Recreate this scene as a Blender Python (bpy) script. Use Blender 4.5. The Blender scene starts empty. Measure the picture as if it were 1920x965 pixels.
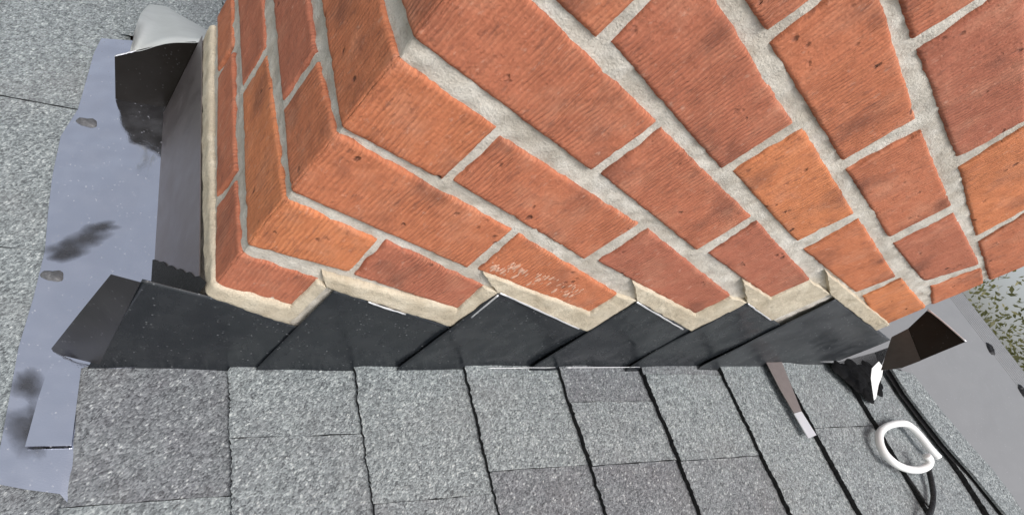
import bpy, bmesh, math, random
import numpy as np
from mathutils import Vector, Matrix
random.seed(7)
R = math.radians
SC = bpy.context.scene
COL = SC.collection

# ------------------------------------------------------------------ camera
CAM_F, CAM_CX, CAM_CY = 1037.816, 787.294, 641.111          # in pixels of the 1920 x 965 photograph
CAM_M = np.array([[0.7443512503669397, -0.17704822795082614, 0.6438906281789212],
                  [0.19623503150401533, -0.8636506934708661, -0.46432670834005485],
                  [0.6383048084479637, 0.471976063637516, -0.6081164089756532]])   # right, down, forward
CAM_P = np.array([-0.163856, -0.299564, 0.394257])
cd = bpy.data.cameras.new('camera')
cam = bpy.data.objects.new('camera', cd)
COL.objects.link(cam)
cd.sensor_fit = 'HORIZONTAL'
cd.sensor_width = 36.0
cd.lens = 36.0 * CAM_F / 1920.0
cd.shift_x = (960 - CAM_CX) / 1920.0
cd.shift_y = (CAM_CY - 482.5) / 1920.0
cd.clip_start = 0.01
cd.clip_end = 2000
r_, d_, f_ = CAM_M
cam.matrix_world = Matrix(((r_[0], -d_[0], -f_[0], CAM_P[0]),
                           (r_[1], -d_[1], -f_[1], CAM_P[1]),
                           (r_[2], -d_[2], -f_[2], CAM_P[2]),
                           (0, 0, 0, 1)))
SC.camera = cam

# ------------------------------------------------------------------ light
SUN_EL, SUN_AZ = R(58), (-0.22, -0.9755)
W = bpy.data.worlds.new('World')
SC.world = W
W.use_nodes = True
nt = W.node_tree
bg = nt.nodes['Background']
sky = nt.nodes.new('ShaderNodeTexSky')
sky.sky_type = 'NISHITA'
sky.sun_disc = False
sky.sun_elevation = SUN_EL
sky.sun_rotation = math.atan2(SUN_AZ[0], SUN_AZ[1])
sky.air_density = 1.0
sky.dust_density = 4.0
sky.ozone_density = 1.0
hs = nt.nodes.new('ShaderNodeHueSaturation')
hs.inputs['Saturation'].default_value = 0.35
nt.links.new(sky.outputs[0], hs.inputs['Color'])
nt.links.new(hs.outputs[0], bg.inputs['Color'])
bg.inputs['Strength'].default_value = 0.15
sl = bpy.data.lights.new('sun', 'SUN')
sl.energy = 1.6
sl.angle = R(28)
sl.color = (1.0, 0.975, 0.945)
so = bpy.data.objects.new('sun', sl)
COL.objects.link(so)
so.location = (0, -3, 6)
sdir = Vector((SUN_AZ[0] * math.cos(SUN_EL), SUN_AZ[1] * math.cos(SUN_EL), math.sin(SUN_EL)))
so.rotation_euler = sdir.to_track_quat('Z', 'Y').to_euler()
SC.view_settings.view_transform = 'Standard'
SC.view_settings.look = 'None'
SC.view_settings.exposure = 0.25
SC.view_settings.gamma = 1.0
SC.view_settings.use_curve_mapping = False

# ------------------------------------------------------------------ geometry constants (metres)
RA, RB = 0.39677, -0.14362            # roof plane  z = RA x + RB
NR = np.array([-RA, 0, 1.0]); NR /= np.linalg.norm(NR)
SR = np.array([1.0, 0, RA]); SR /= np.linalg.norm(SR)
CW, CD = 0.915, 0.385                 # chimney: along the slope, across
CH, MJ = 0.0677, 0.0105               # course height, mortar joint


def ray(px, py):
    return CAM_M.T @ np.array([(px - CAM_CX) / CAM_F, (py - CAM_CY) / CAM_F, 1.0])


def hit(q, n, d):
    r = ray(*q); n = np.asarray(n, float)
    return CAM_P + r * ((d - n @ CAM_P) / (n @ r))


def on_roof(q, h=0.0):
    n = np.array([-RA, 0, 1.0])
    return hit(q, n, RB + h * np.linalg.norm(n))


def roofp(x, y, h=0.0):
    return np.array([x, y, RA * x + RB]) + NR * h


# ------------------------------------------------------------------ object helpers
def tag(o, label=None, cat=None, group=None, kind=None):
    if label: o['label'] = label
    if cat: o['category'] = cat
    if group: o['group'] = group
    if kind: o['kind'] = kind
    return o


def empty(name, loc=(0, 0, 0), label=None, cat=None, group=None):
    o = bpy.data.objects.new(name, None)
    o.location = loc
    o.empty_display_size = 0.05
    COL.objects.link(o)
    return tag(o, label, cat, group)


def link_mesh(name, me, mat, parent=None):
    o = bpy.data.objects.new(name, me)
    if mat: me.materials.append(mat)
    COL.objects.link(o)
    if parent:
        o.parent = parent
        o.matrix_parent_inverse = Matrix.Translation(parent.location).inverted()
    return o


class MB:
    """collects vertices / faces, one uv and one tone value per vertex"""
    def __init__(s):
        s.v, s.f, s.uv, s.tone, s.n = [], [], [], [], 0

    def add(s, v, f, uv=None, tone=0.5):
        v = np.asarray(v, float)
        s.v.append(v)
        s.f += [tuple(int(i) + s.n for i in q) for q in f]
        s.uv.append(np.asarray(uv, float) if uv is not None else v[:, :2].copy())
        s.tone.append(np.broadcast_to(np.asarray(tone, float), (len(v),)).copy())
        s.n += len(v)

    def build(s, name, mat, parent=None, smooth=True):
        me = bpy.data.meshes.new(name)
        v = np.concatenate(s.v)
        me.from_pydata(v.tolist(), [], s.f)
        uv = np.concatenate(s.uv); tn = np.concatenate(s.tone)
        lv = np.empty(len(me.loops), dtype=np.int32)
        me.loops.foreach_get('vertex_index', lv)
        ul = me.uv_layers.new(name='UVMap')
        ul.data.foreach_set('uv', uv[lv].astype(np.float32).ravel())
        at = me.attributes.new('tone', 'FLOAT', 'POINT')
        at.data.foreach_set('value', tn.astype(np.float32))
        me.update()
        bm = bmesh.new(); bm.from_mesh(me)
        bmesh.ops.recalc_face_normals(bm, faces=bm.faces)
        bm.to_mesh(me); bm.free()
        if smooth:
            me.polygons.foreach_set('use_smooth', [True] * len(me.polygons))
        return link_mesh(name, me, mat, parent)


def vnoise(x, y, seed=0):
    """2-D value noise in -1..1"""
    x = np.asarray(x, float); y = np.asarray(y, float)
    xi = np.floor(x).astype(np.int64); yi = np.floor(y).astype(np.int64)
    fx = x - xi; fy = y - yi
    fx = fx * fx * (3 - 2 * fx); fy = fy * fy * (3 - 2 * fy)

    def h(a, b):
        n = (a * 374761393 + b * 668265263 + seed * 1442695041) & 0xffffffff
        n = ((n ^ (n >> 13)) * 1274126177) & 0xffffffff
        return ((n ^ (n >> 16)) & 0xffff) / 32767.5 - 1
    return ((h(xi, yi) * (1 - fx) + h(xi + 1, yi) * fx) * (1 - fy)
            + (h(xi, yi + 1) * (1 - fx) + h(xi + 1, yi + 1) * fx) * fy)


def grid_faces(ni, nj):
    i, j = np.meshgrid(np.arange(ni - 1), np.arange(nj - 1), indexing='ij')
    a = (i * nj + j).ravel()
    return np.stack([a, a + nj, a + nj + 1, a + 1], 1).tolist()


def plate(mb, pts, th, nrm, tone=0.5, bev=0.0):
    """flat polygon (3-D points) with a thickness against nrm"""
    p = np.asarray(pts, float); n = np.asarray(nrm, float); n = n / np.linalg.norm(n)
    k = len(p)
    v = np.concatenate([p, p - n * th])
    f = [tuple(range(k)), tuple(range(2 * k - 1, k - 1, -1))]
    f += [(i, i + k, (i + 1) % k + k, (i + 1) % k) for i in range(k)]
    mb.add(v, f, tone=tone)


def box(mb, lo, hi, tone=0.5):
    x0, y0, z0 = lo; x1, y1, z1 = hi
    v = [(x0, y0, z0), (x1, y0, z0), (x1, y1, z0), (x0, y1, z0), (x0, y0, z1), (x1, y0, z1), (x1, y1, z1), (x0, y1, z1)]
    f = [(0, 3, 2, 1), (4, 5, 6, 7), (0, 1, 5, 4), (1, 2, 6, 5), (2, 3, 7, 6), (3, 0, 4, 7)]
    mb.add(v, f, tone=tone)


def spline(pts, n):
    P = np.asarray(pts, float)
    P = np.concatenate([[2 * P[0] - P[1]], P, [2 * P[-1] - P[-2]]])
    out = []
    for i in range(1, len(P) - 2):
        for k in range(n):
            t = k / n
            a, b, c, d = P[i - 1], P[i], P[i + 1], P[i + 2]
            out.append(0.5 * (2 * b + (c - a) * t + (2 * a - 5 * b + 4 * c - d) * t * t + (3 * b - a - 3 * c + d) * t ** 3))
    out.append(P[-2])
    return np.array(out)


def tube(mb, path, rad, seg=12, tone=0.5):
    P = np.asarray(path, float); n = len(P)
    rad = np.broadcast_to(np.asarray(rad, float), (n,))
    T = np.gradient(P, axis=0); T /= np.linalg.norm(T, axis=1)[:, None]
    up = np.array([0.3, 0.2, 0.93])
    v = []
    for i in range(n):
        a = np.cross(T[i], up); a /= np.linalg.norm(a); b = np.cross(a, T[i])
        for k in range(seg):
            w = 2 * math.pi * k / seg
            v.append(P[i] + rad[i] * (a * math.cos(w) + b * math.sin(w)))
    f = []
    for i in range(n - 1):
        for k in range(seg):
            f.append((i * seg + k, i * seg + (k + 1) % seg, (i + 1) * seg + (k + 1) % seg, (i + 1) * seg + k))
    f.append(tuple(range(seg - 1, -1, -1))); f.append(tuple((n - 1) * seg + k for k in range(seg)))
    mb.add(v, f, tone=tone)


def blob(mb, centre, nrm, rad, h, seed, n=22, squash=1.0, ang=0.0):
    """low irregular lump (tar, smear, nail head) lying on a surface"""
    nrm = np.asarray(nrm, float); nrm /= np.linalg.norm(nrm)
    a = np.cross(nrm, (0, 1, 0.01)); a /= np.linalg.norm(a); b = np.cross(nrm, a)
    ca, sa = math.cos(ang), math.sin(ang); a, b = a * ca + b * sa, b * ca - a * sa
    v = [np.asarray(centre) + nrm * h]; f = []; tn = [1.0]
    rings = 5
    for r in range(1, rings + 1):
        q = r / rings
        for k in range(n):
            w = 2 * math.pi * k / n
            rr = rad * q * (1 + 0.35 * float(vnoise(math.cos(w) * 1.7 + seed, math.sin(w) * 1.7, seed)))
            hh = h * math.sqrt(max(0, 1 - q * q)) * (1 + 0.4 * float(vnoise(w * 3, q * 4, seed + 2)))
            tn.append(1 - q)
            v.append(np.asarray(centre) + a * rr * math.cos(w) + b * rr * math.sin(w) * squash + nrm * (hh - (0.0006 if r == rings else 0)))
    for k in range(n): f.append((0, 1 + k, 1 + (k + 1) % n))
    for r in range(rings - 1):
        for k in range(n):
            i0 = 1 + r * n
            f.append((i0 + k, i0 + n + k, i0 + n + (k + 1) % n, i0 + (k + 1) % n))
    mb.add(v, f, tone=tn)


# ------------------------------------------------------------------ materials
class NT:
    def __init__(s, name):
        s.m = bpy.data.materials.new(name); s.m.use_nodes = True
        s.t = s.m.node_tree; s.b = s.t.nodes['Principled BSDF']

    def n(s, kind, ins=None, **kw):
        o = s.t.nodes.new('ShaderNode' + kind)
        for k, v in kw.items(): setattr(o, k, v)
        for k, v in (ins or {}).items(): s.put(o.inputs[k], v)
        return o

    def put(s, sock, v):
        if isinstance(v, bpy.types.NodeSocket): s.t.links.new(v, sock)
        elif isinstance(v, bpy.types.Node): s.t.links.new(v.outputs[0], sock)
        else: sock.default_value = v

    def math(s, op, a, b=0.0, c=0.0):
        o = s.t.nodes.new('ShaderNodeMath'); o.operation = op
        s.put(o.inputs[0], a); s.put(o.inputs[1], b); s.put(o.inputs[2], c)
        return o.outputs[0]

    def ramp(s, fac, stops, interp='LINEAR'):
        o = s.t.nodes.new('ShaderNodeValToRGB'); o.color_ramp.interpolation = interp
        e = o.color_ramp.elements
        while len(e) < len(stops): e.new(0.5)
        for q, (p, c) in zip(e, stops):
            q.position = p
            q.color = (c[0], c[1], c[2], 1) if hasattr(c, '__len__') else (c, c, c, 1)
        s.put(o.inputs[0], fac)
        return o.outputs[0]

    def mix(s, fac, a, b, mode='MIX'):
        o = s.t.nodes.new('ShaderNodeMix'); o.data_type = 'RGBA'; o.blend_type = mode
        s.put(o.inputs['Factor'], fac)
        for k, v in (('A', a), ('B', b)):
            so_ = [i for i in o.inputs if i.name == k and i.type == 'RGBA'][0]
            s.put(so_, (v[0], v[1], v[2], 1) if isinstance(v, tuple) else v)
        return [i for i in o.outputs if i.type == 'RGBA'][0]

    def noise(s, vec, scale, detail=4.0, rough=0.55, dist=0.0):
        o = s.n('TexNoise', {'Vector': vec, 'Scale': scale, 'Detail': detail, 'Roughness': rough, 'Distortion': dist})
        return o.outputs['Fac']

    def bump(s, h, dist, strength=1.0, prev=None):
        o = s.n('Bump', {'Height': h, 'Distance': dist, 'Strength': strength})
        if prev is not None: s.put(o.inputs['Normal'], prev)
        return o.outputs[0]


def mat_brick():
    s = NT('fired_brick')
    uv = s.n('UVMap').outputs[0]
    tone = s.n('Attribute', attribute_name='tone').outputs['Fac']
    col = s.ramp(tone, [(0.0, (0.35, 0.135, 0.085)), (0.25, (0.48, 0.175, 0.108)), (0.5, (0.56, 0.202, 0.110)),
                        (0.75, (0.63, 0.228, 0.106)), (1.0, (0.70, 0.270, 0.118))])
    big = s.noise(uv, 16, 3, 0.5)
    mid = s.noise(uv, 70, 4, 0.6)
    fine = s.noise(uv, 420, 3, 0.65)
    mp = s.n('Mapping', {'Vector': uv, 'Scale': (330, 40, 1)})
    drag = s.noise(mp.outputs[0], 1.0, 3, 0.6)
    # flashed, darker patches of the firing, and paler, dusty ones
    dark = s.ramp(big, [(0.55, 0.0), (0.70, 1.0)])
    col = s.mix(s.math('MULTIPLY', dark, 0.62), col, (0.20, 0.085, 0.06))
    pale = s.ramp(s.noise(uv, 24, 4, 0.6), [(0.50, 0.0), (0.72, 1.0)])
    col = s.mix(s.math('MULTIPLY', pale, 0.40), col, (0.66, 0.34, 0.22))
    col = s.mix(s.ramp(mid, [(0.35, 0.0), (0.7, 0.5)]), col, s.mix(1.0, col, (0.80, 0.72, 0.72), 'MULTIPLY'))
    # drag (wire-cut) lines run up the face
    wob = s.math('MULTIPLY', s.math('SUBTRACT', s.noise(uv, 45, 2, 0.5), 0.5), 0.006)
    sx = s.n('SeparateXYZ', {0: uv})
    ux = s.math('ADD', sx.outputs[0], wob)
    comb = s.math('SINE', s.math('MULTIPLY', ux, 2 * math.pi / 0.0044))
    amp = s.ramp(s.noise(uv, 13, 2, 0.5), [(0.30, 0.05), (0.62, 1.0)])
    comb = s.math('MULTIPLY', comb, s.math('MULTIPLY', amp, s.math('MULTIPLY_ADD', s.math('GREATER_THAN', sx.outputs[0], -0.002), 0.65, 0.35)))
    col = s.mix(s.math('MULTIPLY_ADD', comb, 0.30, 0.20), col, s.mix(1.0, col, (0.66, 0.60, 0.60), 'MULTIPLY'))
    col = s.mix(s.ramp(drag, [(0.38, 0.40), (0.60, 0.0)]), col, s.mix(1.0, col, (0.72, 0.66, 0.66), 'MULTIPLY'))
    col = s.mix(s.ramp(fine, [(0.60, 0.0), (0.80, 0.35)]), col, (0.72, 0.45, 0.33))
    # soot, scuffs and lime bloom
    gr_ = s.n('Mapping', {'Vector': uv, 'Scale': (150, 60, 1)})
    col = s.mix(s.ramp(s.noise(gr_.outputs[0], 1.0, 5, 0.7), [(0.55, 0.0), (0.72, 0.60)]), col, (0.17, 0.075, 0.055))
    col = s.mix(s.ramp(s.noise(s.n('Mapping', {'Vector': uv, 'Scale': (120, 90, 1), 'Location': (3, 7, 0)}).outputs[0], 1.0, 5, 0.7), [(0.60, 0.0), (0.74, 0.45)]), col, (0.72, 0.47, 0.36))
    # pits and iron spots
    vo = s.n('TexVoronoi', {'Vector': s.n('VectorMath', {0: uv, 1: s.n('Combine' + 'XYZ', {0: s.math('MULTIPLY', mid, 0.012), 1: 0.0, 2: 0.0}).outputs[0]}, operation='ADD').outputs[0], 'Scale': 85.0})
    pitm = s.math('MULTIPLY', s.ramp(vo.outputs['Distance'], [(0.10, 1.0), (0.26, 0.0)]), s.ramp(s.noise(uv, 30, 3, 0.6), [(0.56, 0.0), (0.66, 1.0)]))
    col = s.mix(s.math('MULTIPLY', pitm, 0.8), col, (0.07, 0.035, 0.03))
    s.put(s.b.inputs['Base Color'], col)
    s.b.inputs['Roughness'].default_value = 0.88
    s.b.inputs['Specular IOR Level'].default_value = 0.25
    b = s.bump(comb, 0.00055)
    b = s.bump(drag, 0.0006, 1.0, b)
    b = s.bump(fine, 0.0009, 0.8, b)
    b = s.bump(s.math('MULTIPLY', pitm, -1.0), 0.002, 1.0, b)
    b = s.bump(mid, 0.002, 0.7, b)
    s.put(s.b.inputs['Normal'], b)
    return s.m


def mat_mortar(name, c0, c1, c2):
    s = NT(name)
    uv = s.n('UVMap').outputs[0]
    mid = s.noise(uv, 42, 5, 0.62)
    fine = s.noise(uv, 520, 3, 0.7)
    col = s.ramp(mid, [(0.28, c0), (0.5, c1), (0.72, c2)])
    gr = s.ramp(fine, [(0.28, 0.75), (0.52, 1.0), (0.75, 1.08)])
    col = s.mix(1.0, col, gr, 'MULTIPLY')
    col = s.mix(s.ramp(s.noise(uv, 11, 4, 0.6), [(0.42, 0.0), (0.66, 0.45)]), col, (c0[0] * 0.78, c0[1] * 0.75, c0[2] * 0.70))
    st = s.ramp(s.noise(uv, 150, 4, 0.7), [(0.64, 0.0), (0.74, 0.55)])
    col = s.mix(st, col, (c0[0] * 0.55, c0[1] * 0.52, c0[2] * 0.48))
    s.put(s.b.inputs['Base Color'], col)
    s.b.inputs['Roughness'].default_value = 0.95
    s.b.inputs['Specular IOR Level'].default_value = 0.15
    b = s.bump(fine, 0.0012, 0.9)
    b = s.bump(mid, 0.004, 0.7, b)
    s.put(s.b.inputs['Normal'], b)
    return s.m


def mat_shingle():
    s = NT('mineral_granule_shingle')
    co = s.n('TexCoord').outputs['Object']
    tone = s.n('Attribute', attribute_name='tone').outputs['Fac']
    ro = s.n('VectorRotate', {'Vector': co, 'Angle': R(-48)}, rotation_type='Z_AXIS')
    mp = s.n('VectorMath', {0: ro.outputs[0], 1: (0.55, 1.0, 1.0)}, operation='MULTIPLY')
    v1 = s.n('TexVoronoi', {'Vector': mp.outputs[0], 'Scale': 700.0})
    v2 = s.n('TexVoronoi', {'Vector': mp.outputs[0], 'Scale': 370.0})
    g1 = s.n('SeparateColor', {0: v1.outputs['Color']}).outputs[0]
    g2 = s.n('SeparateColor', {0: v2.outputs['Color']}).outputs[1]
    g3 = s.noise(mp.outputs[0], 260, 3, 0.7)
    g = s.math('ADD', s.math('MULTIPLY', g1, 0.45), s.math('ADD', s.math('MULTIPLY', g2, 0.22), s.math('MULTIPLY', g3, 0.36)))
    light = s.ramp(g, [(0.16, (0.07, 0.075, 0.08)), (0.40, (0.18, 0.20, 0.206)), (0.62, (0.28, 0.308, 0.312)), (0.88, (0.46, 0.495, 0.495))])
    dark = s.ramp(g, [(0.16, (0.05, 0.05, 0.056)), (0.45, (0.135, 0.138, 0.15)), (0.75, (0.215, 0.22, 0.235)), (0.95, (0.46, 0.47, 0.475))])
    # loose, bright granules standing out of the coat
    fl = s.math('MULTIPLY', s.ramp(v2.outputs['Distance'], [(0.15, 1.0), (0.42, 0.0)]), s.ramp(g2, [(0.80, 0.0), (0.90, 1.0)]))
    pat = s.math('ADD', tone, s.math('MULTIPLY', s.math('SUBTRACT', s.noise(co, 26, 4, 0.6), 0.5), 0.75))
    col = s.mix(s.ramp(pat, [(0.15, 0.0), (0.85, 1.0)]), dark, light)
    col = s.mix(s.ramp(s.noise(co, 9, 4, 0.6), [(0.5, 0.0), (0.75, 0.25)]), col, (0.22, 0.205, 0.20))
    col = s.mix(s.math('MULTIPLY', fl, 0.55), col, (0.70, 0.72, 0.70))
    s.put(s.b.inputs['Base Color'], col)
    s.b.inputs['Roughness'].default_value = 0.85
    s.b.inputs['Specular IOR Level'].default_value = 0.35
    b = s.bump(s.math('SUBTRACT', 1.0, v1.outputs['Distance']), 0.0010, 1.0)
    b = s.bump(g2, 0.0012, 0.8, b)
    b = s.bump(s.noise(co, 60, 3, 0.6), 0.003, 0.5, b)
    s.put(s.b.inputs['Normal'], b)
    return s.m


def mat_asphalt():
    s = NT('bare_asphalt_core')
    co = s.n('TexCoord').outputs['Object']
    f = s.noise(co, 300, 3, 0.7)
    s.put(s.b.inputs['Base Color'], s.ramp(f, [(0.35, (0.006, 0.006, 0.007)), (0.62, (0.018, 0.019, 0.020)), (0.82, (0.10, 0.105, 0.10))]))
    s.b.inputs['Roughness'].default_value = 0.8
    s.put(s.b.inputs['Normal'], s.bump(f, 0.002, 0.8))
    return s.m


def mat_metal(name, c, metallic, rough, dust=0.2, wave=0.004, dustc=(0.35, 0.36, 0.37), spec=0.5, rvar=0.15):
    s = NT(name)
    co = s.n('TexCoord').outputs['Object']
    mid = s.noise(co, 30, 4, 0.6)
    vo = s.n('TexVoronoi', {'Vector': s.n('VectorMath', {0: co, 1: (1, 1, 1)}, operation='MULTIPLY').outputs[0], 'Scale': 170.0})
    sp = s.math('MULTIPLY', s.ramp(vo.outputs['Distance'], [(0.08, 1.0), (0.20, 0.0)]), s.ramp(s.noise(co, 55, 3, 0.6), [(0.40, 0.0), (0.62, 1.0)]))
    film = s.math('MULTIPLY', s.ramp(mid, [(0.42, 0.0), (0.75, 1.0)]), dust * 0.10)
    dm = s.math('MAXIMUM', s.math('MULTIPLY', sp, dust), film)
    s.put(s.b.inputs['Base Color'], s.mix(dm, c, dustc))
    s.put(s.b.inputs['Metallic'], s.math('MULTIPLY', s.math('SUBTRACT', 1.0, dm), metallic))
    s.put(s.b.inputs['Roughness'], s.math('ADD', s.math('MULTIPLY', s.ramp(mid, [(0.3, 0.0), (0.8, 1.0)]), rvar), rough))
    s.b.inputs['Specular IOR Level'].default_value = spec
    b = s.bump(s.noise(co, 14, 2, 0.5), wave, 0.6)
    b = s.bump(s.noise(co, 700, 2, 0.5), 0.0002, 0.4, b)
    s.put(s.b.inputs['Normal'], b)
    return s.m


def mat_plain(name, c, rough=0.6, var=0.12, scale=60, bump=0.001, spec=0.4, trans=0.0):
    s = NT(name)
    co = s.n('TexCoord').outputs['Object']
    f = s.noise(co, scale, 4, 0.6)
    lo = tuple(x * (1 - var) for x in c); hi = tuple(min(1, x * (1 + var)) for x in c)
    s.put(s.b.inputs['Base Color'], s.ramp(f, [(0.3, lo), (0.7, hi)]))
    s.b.inputs['Roughness'].default_value = rough
    s.b.inputs['Specular IOR Level'].default_value = spec
    s.put(s.b.inputs['Normal'], s.bump(f, bump, 0.6))
    return s.m


def mat_leaf():
    s = NT('olive_leaf')
    tone = s.n('Attribute', attribute_name='tone').outputs['Fac']
    s.put(s.b.inputs['Base Color'], s.ramp(tone, [(0.0, (0.075, 0.078, 0.030)), (0.5, (0.15, 0.145, 0.060)), (1.0, (0.27, 0.24, 0.12))]))
    s.b.inputs['Roughness'].default_value = 0.6
    s.b.inputs['Transmission Weight'].default_value = 0.0
    tr = s.n('BsdfTranslucent', {'Color': (0.20, 0.20, 0.07, 1)})
    mx = s.n('MixShader', {'Fac': 0.35, 1: s.b.outputs[0], 2: tr.outputs[0]})
    s.t.links.new(mx.outputs[0], s.t.nodes['Material Output'].inputs['Surface'])
    return s.m


M_BRICK = mat_brick()
M_MORTAR = mat_mortar('weathered_mortar', (0.45, 0.405, 0.345), (0.61, 0.57, 0.505), (0.74, 0.705, 0.645))
M_CREAM = mat_mortar('fresh_cream_mortar', (0.47, 0.40, 0.30), (0.60, 0.525, 0.405), (0.68, 0.61, 0.49))
M_SHINGLE = mat_shingle()
M_ASPHALT = mat_asphalt()
M_BLACK = mat_metal('black_painted_flashing', (0.013, 0.0155, 0.019), 0.0, 0.20, dust=0.4, wave=0.012, spec=0.6)
M_PAN = mat_metal('grey_coated_sheet', (0.74, 0.76, 0.84), 1.0, 0.045, dust=0.5, wave=0.008, rvar=0.07)
M_UPST = mat_metal('taupe_coated_sheet', (0.27, 0.235, 0.235), 0.8, 0.34, dust=0.25, wave=0.002)
M_BENT = mat_metal('bent_end_sheet', (0.021, 0.020, 0.022), 0.0, 0.28, dust=0.3, wave=0.003, spec=0.5)  # bent end, slightly paler than the plate it continues
M_DUSTY = mat_metal('dusty_black_flashing', (0.026, 0.029, 0.033), 0.0, 0.34, dust=1.0, wave=0.010, spec=0.5)
M_TAB = mat_metal('brown_black_sheet', (0.012, 0.010, 0.008), 0.0, 0.38, dust=0.12, wave=0.004, spec=0.10)
M_BARE = mat_metal('bare_aluminium_edge', (0.80, 0.80, 0.82), 0.6, 0.35, dust=0.1, wave=0.001)
M_TAR = mat_plain('roofing_tar', (0.012, 0.012, 0.013), 0.35, 0.5, 160, 0.006)
M_FOOT_SHADE = mat_plain('foot_shade_black', (0.006, 0.006, 0.0065), 0.7, 0.4, 120, 0.002, 0.08)  # near-black for the shade built under the lifted flashing
M_SMEAR = mat_plain('dry_mortar_smear', (0.60, 0.36, 0.26), 0.95, 0.2, 300, 0.002, 0.1)


def mat_stain():
    s = NT('dark_smudge')
    co = s.n('TexCoord').outputs['Object']
    s.b.inputs['Base Color'].default_value = (0.045, 0.047, 0.055, 1)
    s.b.inputs['Roughness'].default_value = 0.55
    tone = s.n('Attribute', attribute_name='tone').outputs['Fac']
    al = s.ramp(s.math('MULTIPLY', tone, s.math('ADD', s.noise(co, 90, 5, 0.65), 0.35)), [(0.08, 0.0), (0.75, 0.85)])
    s.put(s.b.inputs['Alpha'], al)
    return s.m


M_STAIN = mat_stain()
M_WHITE = mat_plain('white_plastic', (0.86, 0.87, 0.86), 0.35, 0.02, 30, 0.0002, 0.5)
M_SKYLIT = mat_plain('skylit_sheet', (0.44, 0.46, 0.455), 0.45, 0.08, 25, 0.002)
M_TAUPE = mat_plain('taupe_painted_metal', (0.17, 0.145, 0.14), 0.5, 0.08, 120, 0.0005)
M_SHEET = mat_metal('grey_membrane', (0.215, 0.22, 0.228), 0.0, 0.55, dust=0.6, wave=0.006)
M_LEAF = mat_leaf()
M_BARK = mat_plain('bark', (0.12, 0.095, 0.07), 0.9, 0.4, 30, 0.02)
M_GRASS = mat_plain('lawn_grass', (0.075, 0.10, 0.035), 0.9, 0.4, 3, 0.02)
M_WOOD = mat_plain('roof_deck_wood', (0.22, 0.16, 0.10), 0.8, 0.2, 12, 0.001)
M_NAIL = mat_plain('dull_nail_steel', (0.10, 0.10, 0.105), 0.45, 0.3, 200, 0.001)

# ------------------------------------------------------------------ setting: ground
g = MB()
g.add([(-400, -400, -4.6), (400, -400, -4.6), (400, 400, -4.6), (-400, 400, -4.6)], [(0, 1, 2, 3)])
tag(g.build('ground', M_GRASS), kind='structure')

# ------------------------------------------------------------------ roof
roof = empty('shingle_roof', (0, 0, RB), 'grey asphalt shingle roof slope around the foot of the red brick chimney', 'roof')
RIDGE = 1.545
dk = MB()
y0, y1 = -2.2, 2.4
plate(dk, [roofp(-2.2, y0, -0.012), roofp(RIDGE, y0, -0.012), roofp(RIDGE, y1, -0.012), roofp(-2.2, y1, -0.012)], 0.03, NR)
zr = RA * RIDGE + RB
plate(dk, [(RIDGE, y0, zr - 0.016), (RIDGE + 3.4, y0, zr - 0.016 - 3.4 * RA), (RIDGE + 3.4, y1, zr - 0.016 - 3.4 * RA), (RIDGE, y1, zr - 0.016)], 0.03, (RA, 0, 1))
dk.build('deck', M_WOOD, roof, smooth=False)

BUTT = [-2.195 + 0.1335 * k for k in range(15)] + [-0.193, -0.060, 0.070, 0.199, 0.332, 0.464, 0.597, 0.742, 0.868, 1.012, 1.142, 1.285, 1.42, RIDGE]
# tabs given from the photograph: butt index offset -> list of (y from chimney side, tone, lift)
SPEC = {16: [(0, .36, 0), (-.142, .85, .001), (-.6, .5, 0)],
        17: [(0, .78, 0), (-.086, .70, .0008), (-.28, .4, 0)],
        18: [(0, .90, 0), (-.166, .72, .0012), (-.33, .85, 0)],
        19: [(0, .86, 0), (-.142, .36, -.001), (-.40, .8, 0)],
        20: [(0, .36, -.001), (-.060, .74, .0015), (-.146, .34, -.001), (-.34, .8, 0)],
        21: [(0, .45, -.0005), (-.02, .84, .0012), (-.150, .52, -.0003), (-.36, .7, 0)],
        22: [(0, .86, 0), (-.30, .5, 0)],
        23: [(0, .80, .0006), (-.118, .76, 0), (-.38, .6, 0)],
        24: [(0, .78, 0), (-.33, .5, 0)]}


def shingle_tab(top, core, xa, xb, ya, yb, tone, lift, thick, seed, sides=True):
    """one exposed tab: a slab whose lower (down-slope) edge stands proud of the course below"""
    nx, ny = 14, max(4, int(min(abs(yb - ya), 0.5) / 0.0025))
    s_ = np.linspace(0, 1, nx); t_ = np.linspace(0, 1, ny)
    S, T = np.meshgrid(s_, t_, indexing='ij')
    Y = ya + (yb - ya) * T
    jag = 0.0009 * vnoise(Y * 60, Y * 0 + seed, 3) + 0.0012 * vnoise(Y * 330, Y * 0 + seed, 5)
    X = xa + jag * (1 - S) + (xb + 0.010 - xa) * S
    jy = 0.0008 * vnoise(X * 200, Y * 0 + seed * 3.1, 9)
    Y = Y + jy * ((T < 0.01) | (T > 0.99))
    H = (thick * 0.55 + lift) * (1 - S) - 0.004 * S + 0.0005 * vnoise(X * 40, Y * 40, seed)
    H = H - 0.0012 * np.exp(-((S * (xb - xa)) / 0.0015)) + lift * 0.5 * S
    P = np.stack([X, Y, RA * X + RB], -1) + NR * H[..., None]
    v = P.reshape(-1, 3)
    top.add(v, grid_faces(nx, ny), tone=tone)
    # dark core: butt edge and both sides
    for line in ((P[0], P[:, 0], P[:, -1]) if sides else (P[:, 0],)):
        k = len(line)
        lo = line - NR * (thick + 0.002)
        core.add(np.concatenate([line, lo]), [(i, i + 1, i + 1 + k, i + k) for i in range(k - 1)])


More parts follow.
